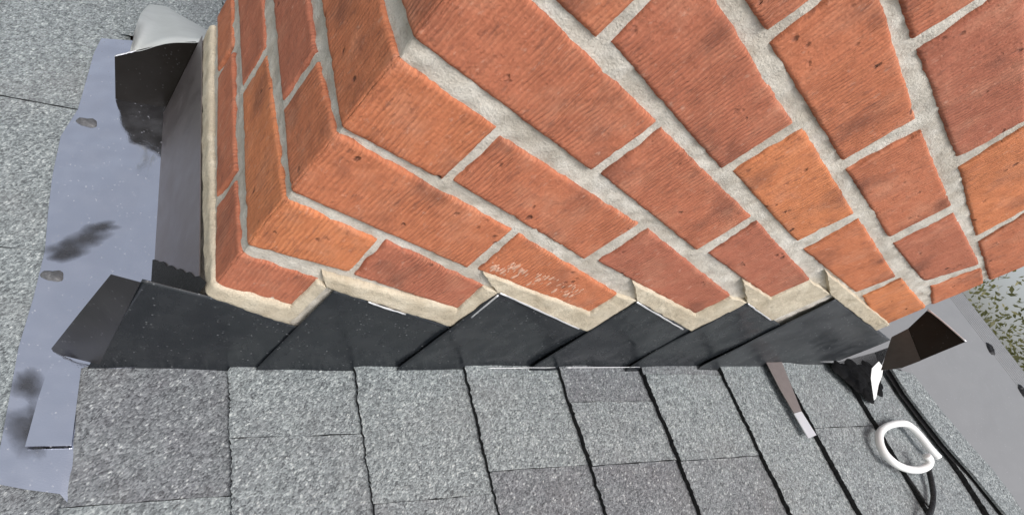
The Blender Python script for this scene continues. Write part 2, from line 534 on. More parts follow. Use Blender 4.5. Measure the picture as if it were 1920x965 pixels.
rs = random.Random(3)
for k in range(len(BUTT) - 1):
    xa, xb = BUTT[k], BUTT[k + 1]
    top, core = MB(), MB()
    thick = 0.0045 if k < 16 else 0.006 if k < 19 else (0.0072 if k < 23 else 0.0095)
    spans = []
    hit_ch = xb > -0.001 and xa < CW
    # viewer side
    if k in SPEC:
        L = SPEC[k]
        for i, (ya, tn, lf) in enumerate(L):
            yb = L[i + 1][0] if i + 1 < len(L) else y0
            spans.append((ya - (0.0025 if i == 0 else 0), yb, tn, lf))
        far = 0.0
    else:
        far = -0.0025
    def fill(a, b):
        y = a
        while y > b + 1e-6:
            w = rs.uniform(0.10, 0.26)
            if y - w < b + 0.05: w = y - b
            spans.append((y, y - w, rs.choice([.25, .5, .7, .8, .9]), rs.choice([-.001, 0, .001])))
            y -= w
    if k in SPEC:
        if k == 16: fill(y1, 0.541)
        elif hit_ch: fill(y1, CD + 0.004)
        else: fill(y1, -0.0025)
    else:
        if k == 15:
            for a, b, tn, lf in ((y1, 1.2, .6, 0), (1.2, .90, .8, 0), (.90, .6005, 1.15, .0005), (.5995, .3725, 1.15, .0018), (.3715, .1405, 1.1, .0010), (.1395, -.115, 1.1, .0018), (-.115, -.30, .4, -.001), (-.30, -.7, .7, 0), (-.7, y0, .4, 0)):
                spans.append((a, b, tn, lf))
        else:
            fill(y1, y0)
    for i, (a, b, tn, lf) in enumerate(spans):
        shingle_tab(top, core, xa, xb, a - 0.0004, b + 0.0004, tn, lf, thick, k * 31 + i, not (k == 16 and a > 0))
    c = top.build('shingle_course', M_SHINGLE, roof)
    core.build('butt_edge', M_ASPHALT, c)
# far slope beyond the ridge: same shingles, one sheet per course
for k in range(24):
    xa = RIDGE + 0.14 * k; xb = xa + 0.15
    mb = MB()
    nb = np.array([RA, 0, 1.0]) / math.hypot(RA, 1)
    q = lambda x, y, h: np.array([x, y, zr - RA * (x - RIDGE)]) + nb * h
    plate(mb, [q(xa, y0, -0.006), q(xb, y0, 0.002), q(xb, y1, 0.002), q(xa, y1, -0.006)], 0.006, nb, tone=0.6)
    mb.build('shingle_course', M_SHINGLE, roof, smooth=False)

# ------------------------------------------------------------------ chimney
def fold(u, z, h):
    """unfolded wall coordinate u (0 at the near corner, + along the long face, - along the short face) -> 3-D"""
    u = np.asarray(u, float); z = np.asarray(z, float); h = np.asarray(h, float)
    r = 0.0055
    per = 2 * (CW + CD)
    w = np.mod(u + CD, per)                       # 0 at the far end of the short face
    cor = [(0, CD), (0, 0), (CW, 0), (CW, CD)]
    dirs = [(0, -1), (1, 0), (0, 1), (-1, 0)]
    nor = [(-1, 0), (0, -1), (1, 0), (0, 1)]
    st = [0, CD, CD + CW, 2 * CD + CW, per]
    X = np.zeros_like(w); Y = np.zeros_like(w); NX = np.zeros_like(w); NY = np.zeros_like(w)
    for k in range(4):
        m = (w >= st[k]) & (w <= st[k + 1])
        t = w - st[k]
        X = np.where(m, cor[k][0] + dirs[k][0] * t, X); Y = np.where(m, cor[k][1] + dirs[k][1] * t, Y)
        NX = np.where(m, nor[k][0], NX); NY = np.where(m, nor[k][1], NY)
    for k in range(4):                            # round the corner at the start of side k
        c = st[k]; kp = (k - 1) % 4
        dlt = w - c
        if k == 0: dlt = np.where(w > per / 2, w - per, w)
        m = np.abs(dlt) < r
        t = np.clip((dlt + r) / (2 * r), 0, 1)
        px = cor[k][0] - dirs[kp][0] * r; py = cor[k][1] - dirs[kp][1] * r
        qx = cor[k][0] + dirs[k][0] * r; qy = cor[k][1] + dirs[k][1] * r
        bx = (1 - t) ** 2 * px + 2 * t * (1 - t) * cor[k][0] + t * t * qx
        by = (1 - t) ** 2 * py + 2 * t * (1 - t) * cor[k][1] + t * t * qy
        nx = (1 - t) * nor[kp][0] + t * nor[k][0]; ny = (1 - t) * nor[kp][1] + t * nor[k][1]
        ln = np.sqrt(nx * nx + ny * ny) + 1e-9
        X = np.where(m, bx, X); Y = np.where(m, by, Y); NX = np.where(m, nx / ln, NX); NY = np.where(m, ny / ln, NY)
    return np.stack([X + NX * h, Y + NY * h, z], -1)


def patch(mb, lower, upper, base=0.0, rad=0.003, step=0.0024, tone=0.5, seed=0, jit=0.00042, rough=0.00035, ends=True, bulge=0.0, skirt=0.014, grow=0.0019):
    """a rounded, rough-edged body on the wall between two polylines of (u, z) with matching nodes"""
    lo = np.asarray(lower, float).copy(); up = np.asarray(upper, float).copy()
    gl = np.where(lo[:, 0] < -0.004, -0.0012, grow) if grow else np.zeros(len(lo))
    lo[:, 1] -= gl; up[:, 1] += gl
    for e_, sg in ((0, -1), (-1, 1)): lo[e_, 0] += sg * gl[e_]; up[e_, 0] += sg * gl[e_]
    seg = 0.5 * (np.linalg.norm(np.diff(lo, axis=0), axis=1) + np.linalg.norm(np.diff(up, axis=0), axis=1))
    cum = np.concatenate([[0], np.cumsum(seg)]); L = cum[-1]
    Hh = 0.5 * (np.linalg.norm(lo[0] - up[0]) + np.linalg.norm(lo[-1] - up[-1]))
    edge = [0, 0.0005, 0.0013, 0.0025, 0.0042]

    def axis(Ln):
        e = [x for x in edge if x < Ln * 0.4]
        n = max(2, int((Ln - 2 * e[-1]) / step) + 1)
        return np.concatenate([e, np.linspace(e[-1], Ln - e[-1], n + 1)[1:-1], [Ln - x for x in e[::-1]]])
    a = axis(L); b = axis(Hh)
    nodes = cum[1:-1]
    if len(nodes):
        extra = np.concatenate([[n_ + d for d in (-.0055, -.0035, -.0018, 0, .0018, .0035, .0055)] for n_ in nodes])
        a = np.unique(np.concatenate([a, extra]))
    A, Bt = np.meshgrid(a, b / Hh, indexing='ij')
    lu = np.interp(A, cum, lo[:, 0]); lz = np.interp(A, cum, lo[:, 1])
    uu = np.interp(A, cum, up[:, 0]); uz = np.interp(A, cum, up[:, 1])
    U = lu + (uu - lu) * Bt; Z = lz + (uz - lz) * Bt
    dA = np.minimum(A, L - A); dB = np.minimum(Bt, 1 - Bt) * Hh
    wE = np.exp(-np.minimum(dA, dB) / 0.006)
    s1 = seed * 17.3
    ju = jit * (vnoise(U * 90 + s1, Z * 90, 1) + 0.8 * vnoise(U * 330 + s1, Z * 330, 2)) * wE
    jz = jit * (vnoise(U * 90 + s1, Z * 90, 3) + 0.8 * vnoise(U * 330 + s1, Z * 330, 4)) * wE
    d = np.minimum(dA, dB) if ends else dB
    chip = np.clip(vnoise(U * 120 + s1, Z * 120, 6) - 0.45, 0, 1) * 0.005 * np.exp(-d / 0.003)
    q = np.clip(rad - d, 0, rad)
    prof = -(rad - np.sqrt(np.maximum(rad * rad - q * q, 0)))
    H = base + prof - chip + rough * (vnoise(U * 60 + s1, Z * 60, 7) + 0.6 * vnoise(U * 240 + s1, Z * 240, 8))
    if bulge:
        H = H + bulge * np.sin(np.pi * np.clip(dB / Hh * 1.0, 0, 0.5))
    P = fold(U + ju, Z + jz, H)
    ni, nj = A.shape
    v = P.reshape(-1, 3); uv = np.stack([U, Z], -1).reshape(-1, 2)
    f = grid_faces(ni, nj)
    # skirt into the wall
    ring = [(i, 0) for i in range(ni)] + [(ni - 1, j) for j in range(1, nj)] + [(i, nj - 1) for i in range(ni - 2, -1, -1)] + [(0, j) for j in range(nj - 2, 0, -1)]
    ri = [i * nj + j for i, j in ring]
    ii = np.array([q_[0] for q_ in ring]); jj = np.array([q_[1] for q_ in ring])
    P2 = fold((U + ju)[ii, jj], (Z + jz)[ii, jj], np.full(len(ring), base - skirt))
    n0 = len(v); kk = len(ring)
    f = f + [(ri[i], ri[(i + 1) % kk], n0 + (i + 1) % kk, n0 + i) for i in range(kk)]
    mb.add(np.concatenate([v, P2]), f, uv=np.concatenate([uv, uv[ri]]), tone=tone)


def front(q):
    p = hit(q, (0, 1, 0), 0.0); return (p[0], p[2])


def side(q):
    p = hit(q, (1, 0, 0), 0.0); return (-p[1], p[2])


zb = lambda k: (k - 1) * CH + MJ / 2
zt = lambda k: k * CH - MJ / 2
OFF = {0: 0.0981, 1: 0.1976}
# bricks of the long face, pixel corners (left-top, left-bottom, right-top, right-bottom), None = regular bond
BR = {1: [((448, 479), (406, 535), (592, 525), (547, 571))],
      2: [((529, 375), (468, 461), (702, 454), (655, 509)), ((726, 458), (670, 517), (904, 537), (858, 578))],
      3: [((632, 257), (559, 363), (955, 434), (876, 501)), ((974, 443), (902, 507), (1153, 554), (1106, 585))],
      4: [((740, 114), (650, 242), (925, 242), (828, 335)), ((939, 264), (856, 341), (1193, 423), (1096, 484)), ((1216, 436), (1128, 492), (1368, 557), (1305, 588))],
      5: [(None, (783, 72), (1226, 232), (1110, 318)), ((1240, 250), (1135, 330), (1405, 408), (1308, 468)), ((1419, 420), (1333, 477), (1516, 526), (1446, 557))],
      6: [(None, None, None, (1120, 68)), (None, (1155, 82), (1482, 234), (1355, 314)), ((1505, 249), (1379, 322), (1598, 402), (1497, 451)), ((1609, 414), (1513, 470), (1677, 520), (1607, 547)), ((1689, 526), (1623, 557), None, (1669, 607))],
      7: [(None, None, None, (1443, 54)), (None, (1453, 85), (1714, 224), (1584, 299)), ((1725, 253), (1594, 321), (1781, 387), (1671, 443)), ((1787, 404), (1679, 458), (1835, 497), (1735, 526)), ((1839, 507), (1750, 538), None, None)],
      8: [(None, None, None, None), (None, None, None, (1717, 70)), (None, (1729, 97), (1920, 228), (1800, 294)), (None, (1804, 315), None, (1835, 441)), (None, (1840, 455), None, None)]}
TONE = {(1, 0): .40, (2, 0): .86, (2, 1): .30, (3, 0): .62, (3, 1): .66, (4, 0): .66, (4, 1): .52, (4, 2): .24, (5, 0): .46, (5, 1): .42, (5, 2): .26,
        (6, 0): .55, (6, 1): .36, (6, 2): .88, (6, 3): .68, (6, 4): .95, (7, 0): .45, (7, 1): .56, (7, 2): .52, (7, 3): .34, (7, 4): .60,
        (8, 1): .42, (8, 2): .22, (8, 3): .85, (8, 4): .55}
# bed edges on the short face (upper edge of course k / lower edge of course k+1)
SIDE_T = {1: [(437, 65), (435, 165), (441, 320), (447, 433)], 2: [(493, 0), (500, 100), (508, 200), (522, 300)],
          3: [(577, 0), (593, 100), (610, 165), (625, 235)], 4: [(717, 0), (731, 50)]}
SIDE_B = {1: [(406, 70), (406, 200), (404, 300), (403, 420)], 2: [(446, 65), (452, 165), (457, 320), (463, 433)],
          3: [(509, 0), (517, 100), (527, 200), (541, 300)], 4: [(598, 0), (616, 100), (627, 165)]}


def side_z(table, k, default, u, corner_z):
    """z of a bed edge at wall coordinate u on the short face: corner value at u=0, traced slope further out"""
    if k not in table: return default
    q = np.array([side(p) for p in table[k]])
    far = q[np.argsort(q[:, 0])]
    us = np.concatenate([far[:, 0], [0.0]]); zs = np.concatenate([far[:, 1], [corner_z]])
    return float(np.interp(u, us, zs))


chim = empty('brick_chimney', (CW / 2, CD / 2, RB), 'red brick chimney with pale mortar joints rising through the shingle roof', 'chimney')
bricks = MB()
rt = random.Random(11)
NC = 17
for k in range(1, NC + 1):
    o = k % 2
    # joint centres on the long face and on the short face
    jf = [OFF[o] + 0.2032 * n for n in range(6) if OFF[o] + 0.2032 * n < CW - 0.03]
    js = [0.0945, 0.2780] if o else [0.1895]
    js = [y for y in js if y < CD - 0.03]
    fine = k <= 9
    st = 0.0024 if fine else 0.008
    ends = jf + [None]
    tr = BR.get(k, [])
    for i, e in enumerate(ends):
        qd = tr[i] if i < len(tr) else None
        if k < 9 and qd is None: continue          # hidden behind the flashing
        if k >= 9: qd = (None,) * 4
        xl = jf[i - 1] + MJ / 2 if i else 0.0
        xr = e - MJ / 2 if e else CW
        dflt = [(xl, zt(k)), (xl, zb(k)), (xr, zt(k)), (xr, zb(k))]
        lt, lb, rt_, rb = [front(p) if p else d for p, d in zip(qd, dflt)]
        tn = TONE.get((k, i), rt.uniform(.2, .8))
        lower, upper = [lb, rb], [lt, rt_]
        if i == 0:                                   # corner brick runs round on to the short face
            zlo, zhi = lb[1], lt[1]
            lb = (0, zlo); lt = (0, zhi)
            ue = -(js[0] - MJ / 2)
            l0 = (ue, side_z(SIDE_B, k, zb(k), ue, zlo)); u0 = (ue, side_z(SIDE_T, k, zt(k), ue, zhi))
            lower = [l0, lb, rb]; upper = [u0, lt, rt_]
        if e is None:                                # runs round the far corner
            lower = lower[:-1] + [(CW, rb[1] if qd[3] is None else zb(k)), (CW + 0.09, zb(k))]
            upper = upper[:-1] + [(CW, zt(k)), (CW + 0.09, zt(k))]
        patch(bricks, lower, upper, tone=tn, seed=k * 13 + i, step=st)
    # rest of the short face, out to and round its far corner
    edges = js + [CD]
    for i in range(len(edges) - 1):
        ua, ub = -(edges[i] + MJ / 2), -(edges[i + 1] - (MJ / 2 if i + 1 < len(js) else 0))
        zc0, zc1 = (front(tr[0][1])[1] if tr and tr[0][1] else zb(k)), (front(tr[0][0])[1] if tr and tr[0][0] else zt(k))
        lo = [(u, side_z(SIDE_B, k, zb(k), u, zc0)) for u in (ub, ua)]
        hi = [(u, side_z(SIDE_T, k, zt(k), u, zc1)) for u in (ub, ua)]
        if i + 1 == len(edges) - 1:
            lo = [(-CD - 0.09, zb(k))] + [(-CD, lo[0][1])] + lo[1:]
            hi = [(-CD - 0.09, zt(k))] + [(-CD, hi[0][1])] + hi[1:]
        patch(bricks, lo, hi, tone=rt.uniform(.25, .6), seed=k * 29 + i, step=st)
    # the two faces away from the photographer
    u = CW + 0.10
    end = CW + CD + CW + CD - CD - 0.10 + CD - 0.0
    lim = 2 * (CW + CD) - CD - 0.10
    cz = CW + CD
    while u < lim - 0.02:
        un = min(u + 0.1927, lim)
        if lim - un < 0.06: un = lim
        nd = [u] + ([cz] if u < cz - .01 and un > cz + .01 else []) + [un]
        patch(bricks, [(q, zb(k)) for q in nd], [(q, zt(k)) for q in nd], tone=rt.uniform(.25, .7), seed=int(k * 37 + u * 90), step=0.012)
        u = un + MJ
bricks.build('brickwork', M_BRICK, chim)

# mortar bed: one continuous recessed skin round the shaft
mo = MB()
us = np.concatenate([np.arange(-CD - 0.02, CW + 0.03, 0.0035), np.arange(CW + 0.04, 2 * (CW + CD) - CD - 0.02, 0.02), [2 * (CW + CD) - CD - 0.02]])
us = np.unique(np.concatenate([us, [c + d for c in (-CD, 0, CW, CW + CD) for d in (-.0055, -.003, 0, .003, .0055)]]))
zs = np.concatenate([np.arange(-0.30, 0.62, 0.0035), np.arange(0.62, NC * CH + 0.002, 0.02)])
U, Z = np.meshgrid(us, zs, indexing='ij')
H = -0.0030 + 0.0011 * vnoise(U * 70, Z * 70, 21) + 0.0008 * vnoise(U * 190, Z * 190, 22) + 0.0012 * vnoise(U * 22, Z * 22, 23)
P = fold(U, Z, H)
mo.add(P.reshape(-1, 3), grid_faces(*U.shape), uv=np.stack([U, Z], -1).reshape(-1, 2))
mo.build('mortar', M_MORTAR, chim)
tp = MB(); box(tp, (0.004, 0.004, NC * CH - 0.03), (CW - 0.004, CD - 0.004, NC * CH - 0.001)); tp.build('mortar_cap', M_MORTAR, chim, smooth=False)

# cream mortar pointed along the stepped edge of the flashing (treads, risers, and down the short face)
cr = MB()
TREADS = [  # upper-left, lower-left, upper-right, lower-right
    ((410, 532), (396, 556), (548, 570), (541, 608)),
    ((603, 511), (612, 538), (856, 575), (842, 612)),
    ((906, 508), (934, 547), (1108, 582), (1099, 621)),
    ((1186, 526), (1194, 563), (1300, 584), (1299, 622)),
    ((1392, 523), (1400, 566), (1444, 553), (1446, 599)),
    ((1548, 508), (1556, 551), (1668, 606), (1667, 637))]
RISERS = [((592, 524), (545, 570), (613, 536), (548, 607)),
          ((905, 536), (858, 576), (935, 546), (849, 611)),
          ((1154, 553), (1106, 583), (1195, 561), (1104, 620)),
          ((1369, 556), (1304, 586), (1401, 564), (1304, 621)),
          ((1517, 525), (1445, 556), (1556, 549), (1450, 598))]
for i in range(6):
    A, B_, C_, D_ = [front(q) for q in TREADS[i]]
    inner, outer = [A, C_], [B_, D_]
    if i < 5:
        r0, r1, r2, r3 = [front(q) for q in RISERS[i]]
        inner = [A, r1, r0]; outer = [B_, D_, r2]
    if i == 0:
        outer = [(-CD + 0.002, -0.019), (-0.2, -0.018), (0, B_[1])] + outer[1:]
        inner = [(-CD + 0.002, 0.010), (-0.2, 0.006), (0, A[1])] + inner[1:]
    patch(cr, outer, inner, base=0.0032, rad=0.005, seed=500 + i, jit=0.0008, rough=0.0007, step=0.0028, ends=False, grow=0.0)
cr.build('fresh_pointing', M_CREAM, chim)

sm = MB()
for j in range(70):
    q = np.array([925, 488]) + rs.random() * np.array([165, 62]) + (rs.random() - .3) * np.array([-18, 22])
    c = hit(q, (0, 1, 0), -0.0002)
    blob(sm, c, (0, -1, 0), rs.uniform(0.0012, 0.0050), rs.uniform(0.0001, 0.0004), 300 + j, n=12, squash=rs.uniform(.18, .5), ang=rs.uniform(1.2, 1.9))
sm.build('mortar_smear', M_SMEAR, chim)

# ------------------------------------------------------------------ step flashing: six black plates, each lapping the one below
SEAM = [-0.055, 0.095, 0.247, 0.422, 0.572, 0.702, 0.985]
TOPZ = [front((400, 563))[1], front((720, 573))[1], front((1020, 585))[1], front((1245, 592))[1], front((1425, 581))[1], front((1610, 592))[1]]
LAB = ['lowest black step flashing plate, its end bent past the front corner of the chimney',
       'second lowest black step flashing plate, under the longest step of cream mortar',
       'third black step flashing plate, with a bright bare edge along the cream mortar above it',
       'fourth black step flashing plate up the slope, above the dark grey shingle tab',
       'small fifth black step flashing plate squeezed below the largest one with a wide dark lap',
       'largest and uppermost black step flashing plate, dusty and speckled, next to the taupe metal strip']


def wavy_plate(mb, xa, xb, ztop, off_a, off_b, seed, th=0.0009, zcut=None):
    nx, nz = 40, 26
    S, T = np.meshgrid(np.linspace(0, 1, nx), np.linspace(0, 1, nz), indexing='ij')
    X = xa + (xb - xa) * S
    zlow = RA * X + RB - 0.006
    zt_ = np.interp(X, ztop[0], ztop[1]) + 0.0022
    ztop = float(np.mean(ztop[1]))
    Z = zlow + (zt_ - zlow) * T
    off = off_a * (1 - S) ** 2 + off_b * (1 - (1 - S) ** 2)
    off = off * (0.05 + 0.95 * (1 - T)) + 0.0020
    off = off + (0.0016 * vnoise(X * 16 + seed, Z * 14, seed) + 0.0007 * vnoise(X * 38 + seed, Z * 30, seed + 1)) * np.minimum(1, 2.2 * (1 - T)) + 0.004 * np.exp(-T * (ztop - zlow) / 0.006)
    Pf = np.stack([X, -off, Z], -1).reshape(-1, 3)
    Pb = Pf + np.array([0, th, 0])
    f = grid_faces(nx, nz); n0 = len(Pf)
    fb = [tuple(n0 + i for i in q[::-1]) for q in f]
    ring = [i * nz for i in range(nx)] + [(nx - 1) * nz + j for j in range(1, nz)] + [i * nz + nz - 1 for i in range(nx - 2, -1, -1)] + [j for j in range(nz - 2, 0, -1)]
    k = len(ring)
    fs = [(ring[i], ring[i] + n0, ring[(i + 1) % k] + n0, ring[(i + 1) % k]) for i in range(k)]
    mb.add(np.concatenate([Pf, Pb]), f + fb + fs)


def bar(mb, a, b, w, h):
    """thin bright hem along a plate edge"""
    a = np.asarray(a, float); b = np.asarray(b, float)
    n = 14
    t = np.linspace(0, 1, n)
    path = a + (b - a) * t[:, None]
    path[:, 2] += 0.0005 * vnoise(t * 9, t * 0 + a[0] * 50, 4)
    tube(mb, path, w * (0.6 + 0.5 * (0.5 + 0.5 * vnoise(t * 7, t * 0 + b[0] * 31, 8))), 6)


for i in range(6):
    mb = MB()
    xa, xb = SEAM[i], min(SEAM[i + 1] + 0.055, 1.0)
    if i == 0: xa = -0.054
    if i == 5: xb = 1.0
    tl_ = [front(TREADS[i][1]), front(TREADS[i][3])]
    wavy_plate(mb, xa, xb, ([q[0] for q in tl_], [q[1] for q in tl_]), 0.0062 if i else 0.003, 0.0005, 40 + i)
    if i == 0:
        # end bent away past the corner
        a0 = math.radians(32)
        nrm = np.array([-math.sin(a0), -math.cos(a0), 0.0]); d0 = nrm @ np.array([-0.054, -0.0045, 0])
        pts = [hit(q, nrm, d0) for q in ((263, 530), (207, 515), (150, 585), (96, 653), (102, 662), (186, 683))]
        be = MB(); plate(be, pts, 0.0009, nrm)
    if i == 5:
        # outline of the black sheet put in for shade under the lifted end
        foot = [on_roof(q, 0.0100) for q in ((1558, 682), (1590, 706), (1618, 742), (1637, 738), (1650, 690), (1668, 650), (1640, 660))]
    o = mb.build('step_flashing', M_BLACK if i < 5 else M_DUSTY, smooth=(i in (1, 2, 3, 4)))
    if i in (0, 5):
        for pl in o.data.polygons: pl.use_smooth = len(pl.vertices) == 4 and pl.area < 1e-4
    tag(o, LAB[i], 'flashing', 'black step flashing plates along the chimney')
    if i == 0: be.build('bent_end', M_BENT, o, smooth=False)
    y = -0.0042
    def fp(q): return hit(q, (0, 1, 0), y)
    hems = {0: [], 1: [((690, 566), (760, 589))], 2: [((938, 549), (1085, 616)), ((884, 594), (934, 553))],
            3: [((1194, 566), (1280, 617))], 4: [((1402, 569), (1445, 600))], 5: []}[i]
    def hem(a, b, w):
        hm = MB(); bar(hm, a, b, w, 0.001); hm.build('bare_edge', M_BARE, o)
    for a, b in hems: hem(fp(a), fp(b), 0.0012)
    if i == 3: hem((0.47, -0.0095, RA * .47 + RB + .0055), (0.59, -0.0095, RA * .59 + RB + .0055), 0.0007)
    if i == 2: hem((0.36, -0.0090, RA * .36 + RB + .0045), (0.455, -0.0090, RA * .455 + RB + .0050), 0.0006)
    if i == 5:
        sb = MB(); plate(sb, foot, 0.0009, NR)  # black sheet and lumps stand in for deep shade under the plate
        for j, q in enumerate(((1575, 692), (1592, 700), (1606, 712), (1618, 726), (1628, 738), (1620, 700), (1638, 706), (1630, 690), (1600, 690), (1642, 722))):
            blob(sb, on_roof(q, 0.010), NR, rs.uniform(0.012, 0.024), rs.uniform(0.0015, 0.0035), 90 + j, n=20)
        sb.build('foot_shade', M_FOOT_SHADE, o)

# ------------------------------------------------------------------ apron flashing on the down-slope side
apron = empty('apron_flashing', roofp(-0.06, 0.2), 'glossy grey sheet metal apron flashing lying on the shingles in front of the chimney', 'flashing')
ap = MB()
PANPX = [(190, 72), (176, 100), (162, 150), (146, 205), (114, 255), (98, 330), (90, 400), (84, 470), (62, 560), (35, 650), (15, 760), (2, 830), (-14, 905), (50, 917), (112, 925)]
poly = [on_roof(q, 0.003) for q in PANPX] + [roofp(-0.054, -0.14, 0.002), roofp(-0.054, -0.006, 0.002), roofp(-0.001, -0.004, 0.003), roofp(-0.001, CD + 0.004, 0.003), roofp(0.02, CD + 0.01, 0.003), roofp(0.02, 0.545, 0.003)]
plate(ap, poly, 0.0009, NR)
pan = ap.build('pan', M_PAN, apron, smooth=False)
m2 = MB()
plate(m2, [on_roof(q, 0.0070) for q in ((98, 668), (170, 684), (152, 690), (134, 834), (47, 836), (72, 745))], 0.0010, NR)
m2.build('end_tab', M_PAN, apron, smooth=False)
m3 = MB()
plate(m3, [roofp(-0.005, 0.0005, -0.002), roofp(-0.005, CD, -0.002), (-0.005, CD, -0.012), (-0.005, 0.0005, -0.010)], 0.0009, (-1, 0, 0))
up = m3.build('upstand', M_UPST, apron, smooth=False)


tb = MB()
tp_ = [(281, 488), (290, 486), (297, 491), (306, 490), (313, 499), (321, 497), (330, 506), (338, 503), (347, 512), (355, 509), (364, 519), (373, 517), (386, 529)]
shading = [hit(q, (1, 0, 0), -0.0062) for q in tp_] + [np.array([-0.0062, 0.002, -0.02]), np.array([-0.0062, 0.002, -0.148]), np.array([-0.0062, 0.12, -0.148])]
plate(tb, shading, 0.0008, (-1, 0, 0))
tb.build('shading_patch', M_ASPHALT, apron, smooth=False)  # dark reflection and shading on the upstand, put in as a thin plate
for q, rr in (((163, 230), 0.011), ((98, 517), 0.010)):
    nb_ = MB(); c = on_roof(q, 0.003)
    blob(nb_, c, NR, rr, 0.0035, 5, n=20, squash=0.8)
    nb_.build('nail_head', M_NAIL, apron)
for q, rr, sq in (((128, 468), 0.027, 0.6), ((160, 448), 0.030, 0.5), ((190, 425), 0.022, 0.5), ((120, 478), 0.016, .7), ((58, 800), 0.022, 1.6), ((50, 720), 0.015, 1.6)):
    sm = MB(); blob(sm, on_roof(q, 0.0032), NR, rr, 0.0006, int(q[0]), n=26, squash=sq, ang=0.4); sm.build('smudge', M_STAIN, apron)

# ------------------------------------------------------------------ upright flashing tab at the far front corner
YT = CD + 0.012
t = empty('corner_flashing', (-0.04, YT, -0.15), 'black corner flashing tab standing on the grey apron, with a pale turned-over flap', 'flashing')
mb = MB()
pts = [hit(q, (0, 1, 0), YT) for q in ((215, 105), (270, 92), (318, 81), (366, 79), (385, 84))]
pts += [(0.004, YT, -0.150), (-0.059, YT, -0.163)]
pts.append(hit((224, 178), (0, 1, 0), YT))
plate(mb, pts[:5] + [pts[5], pts[6]], 0.0009, (0, -1, 0))
mb.build('tab', M_TAB, t, smooth=False)
mb = MB()
top = [hit(q, (0, 1, 0), YT - 0.0005) for q in ((215, 105), (255, 95), (318, 81), (366, 79), (392, 74))]
nf = np.array([-0.10, 0.45, 1.0]); df = nf @ top[2]
back = [hit(q, nf, df) for q in ((252, 60), (268, 20), (296, 2), (330, 24), (392, 58))]
fr_ = [hit(q, (0, 1, 0), YT - 0.0005) for q in ((243, 99), (275, 91), (318, 81), (366, 79), (394, 73))]
fr_, back = spline(fr_, 6), spline(back, 6)
nn, mm = len(fr_), 12
tt = np.linspace(0, 1, mm)
G = fr_[:, None] * (1 - tt)[None, :, None] + back[:, None] * tt[None, :, None]
ss = np.linspace(0, 1, nn)[:, None]
G = G + np.array([0, 0, 1.0]) * (0.010 * np.sin(np.pi * tt)[None, :] * (0.3 + 0.7 * np.sin(np.pi * ss)) + 0.0015 * vnoise(ss * 5 + 0 * tt, tt[None, :] * 3 + 0 * ss, 77))[..., None]
gv = G.reshape(-1, 3); gf = grid_faces(nn, mm)
rim = [i * mm for i in range(nn)] + [(nn - 1) * mm + j for j in range(1, mm)] + [i * mm + mm - 1 for i in range(nn - 2, -1, -1)] + [j for j in range(mm - 2, 0, -1)]
n0 = len(gv)
mb.add(np.concatenate([gv, gv - [0, 0, 0.0009]]), gf + [tuple(n0 + q for q in f[::-1]) for f in gf] + [(rim[i], rim[i] + n0, rim[(i + 1) % len(rim)] + n0, rim[(i + 1) % len(rim)]) for i in range(len(rim))])
mb.build('flap', M_SKYLIT, t)  # sky light on the turned-over flap is put into its pale colour
mb = MB(); bar(mb, top[0] + [0, -.0005, 0], top[1] + [0, -.0005, 0], 0.0009, .001); mb.build('bare_edge', M_BARE, t)

# ------------------------------------------------------------------ up-slope corner: black corner piece, sheet, lifted cap
t = empty('corner_flashing', (CW, -0.03, 0.35), 'black upright corner flashing at the upper end of the chimney beside the largest step plate', 'flashing')
mb = MB()
XW = CW + 0.004
P_ = lambda q: hit(q, (1, 0, 0), XW)
plate(mb, [P_(q) for q in ((1700, 618), (1738, 582), (1762, 596), (1811, 640), (1724, 676))], 0.0009, (-1, 0, 0))
mb.build('tab', M_TAB, t, smooth=False)
mb = MB()
plate(mb, [P_(q) + np.array([-0.002, 0, 0]) for q in ((1672, 632), (1703, 616), (1727, 676), (1690, 690), (1652, 694))], 0.0009, (-1, 0, 0))
o = mb.build('lower_panel', M_TAUPE, t, smooth=False); 
o.data.materials[0] = mat_plain('brown_black_metal', (0.045, 0.040, 0.036), 0.5, 0.12, 90, 0.0006)
mb = MB(); bar(mb, P_((1740, 580)) + np.array([-.001, 0, 0]), P_((1812, 640)) + np.array([-.001, 0, 0]), 0.0012, 0.001)
mb.build('bare_edge', M_BARE, t)

t = empty('back_flashing', roofp(1.35, 0), 'smooth grey flashing sheet on the roof between the chimney and the roof edge', 'flashing')
mb = MB()
E = [on_roof(q, 0.010) for q in ((1700, 702), (1760, 770), (1850, 868), (1905, 935))]
pts = [roofp(CW + 0.02, 0.12, 0.010), roofp(CW + 0.02, -0.002, 0.010), roofp(1.10, -0.002, 0.010), roofp(1.19, -0.03, 0.010)] + E[1:] + [roofp(1.27, -0.7, 0.010), roofp(1.50, -0.7, 0.010), roofp(1.50, 0.9, 0.010), roofp(CW + 0.02, 0.9, 0.010)]
pts = [roofp(CW + 0.02, -0.002, 0.010), roofp(1.15, -0.02, 0.010), roofp(1.17, -0.10, 0.010), roofp(1.19, -0.28, 0.010), roofp(1.22, -0.7, 0.010), roofp(1.535, -0.7, 0.010), roofp(1.535, 0.9, 0.010), roofp(CW + 0.02, 0.9, 0.010)]
plate(mb, pts, 0.0012, NR)
mb.build('sheet', M_SHEET, t, smooth=False)
mb = MB()
for k in range(9):
    x = 1.475 + 0.0075 * k
    tube(mb, [roofp(x, -0.7, 0.0098), roofp(x, 0.1, 0.0098), roofp(x, 0.9, 0.0098)], 0.0009, 6)
mb.build('ribs', M_SHEET, t)
for q in ((1857, 655), (1917, 735)):
    mb = MB(); blob(mb, on_roof(q, 0.010), NR, 0.016, 0.005, int(q[0]), squash=0.5, ang=1.2)
    mb.build('nail_head', M_TAR, t)

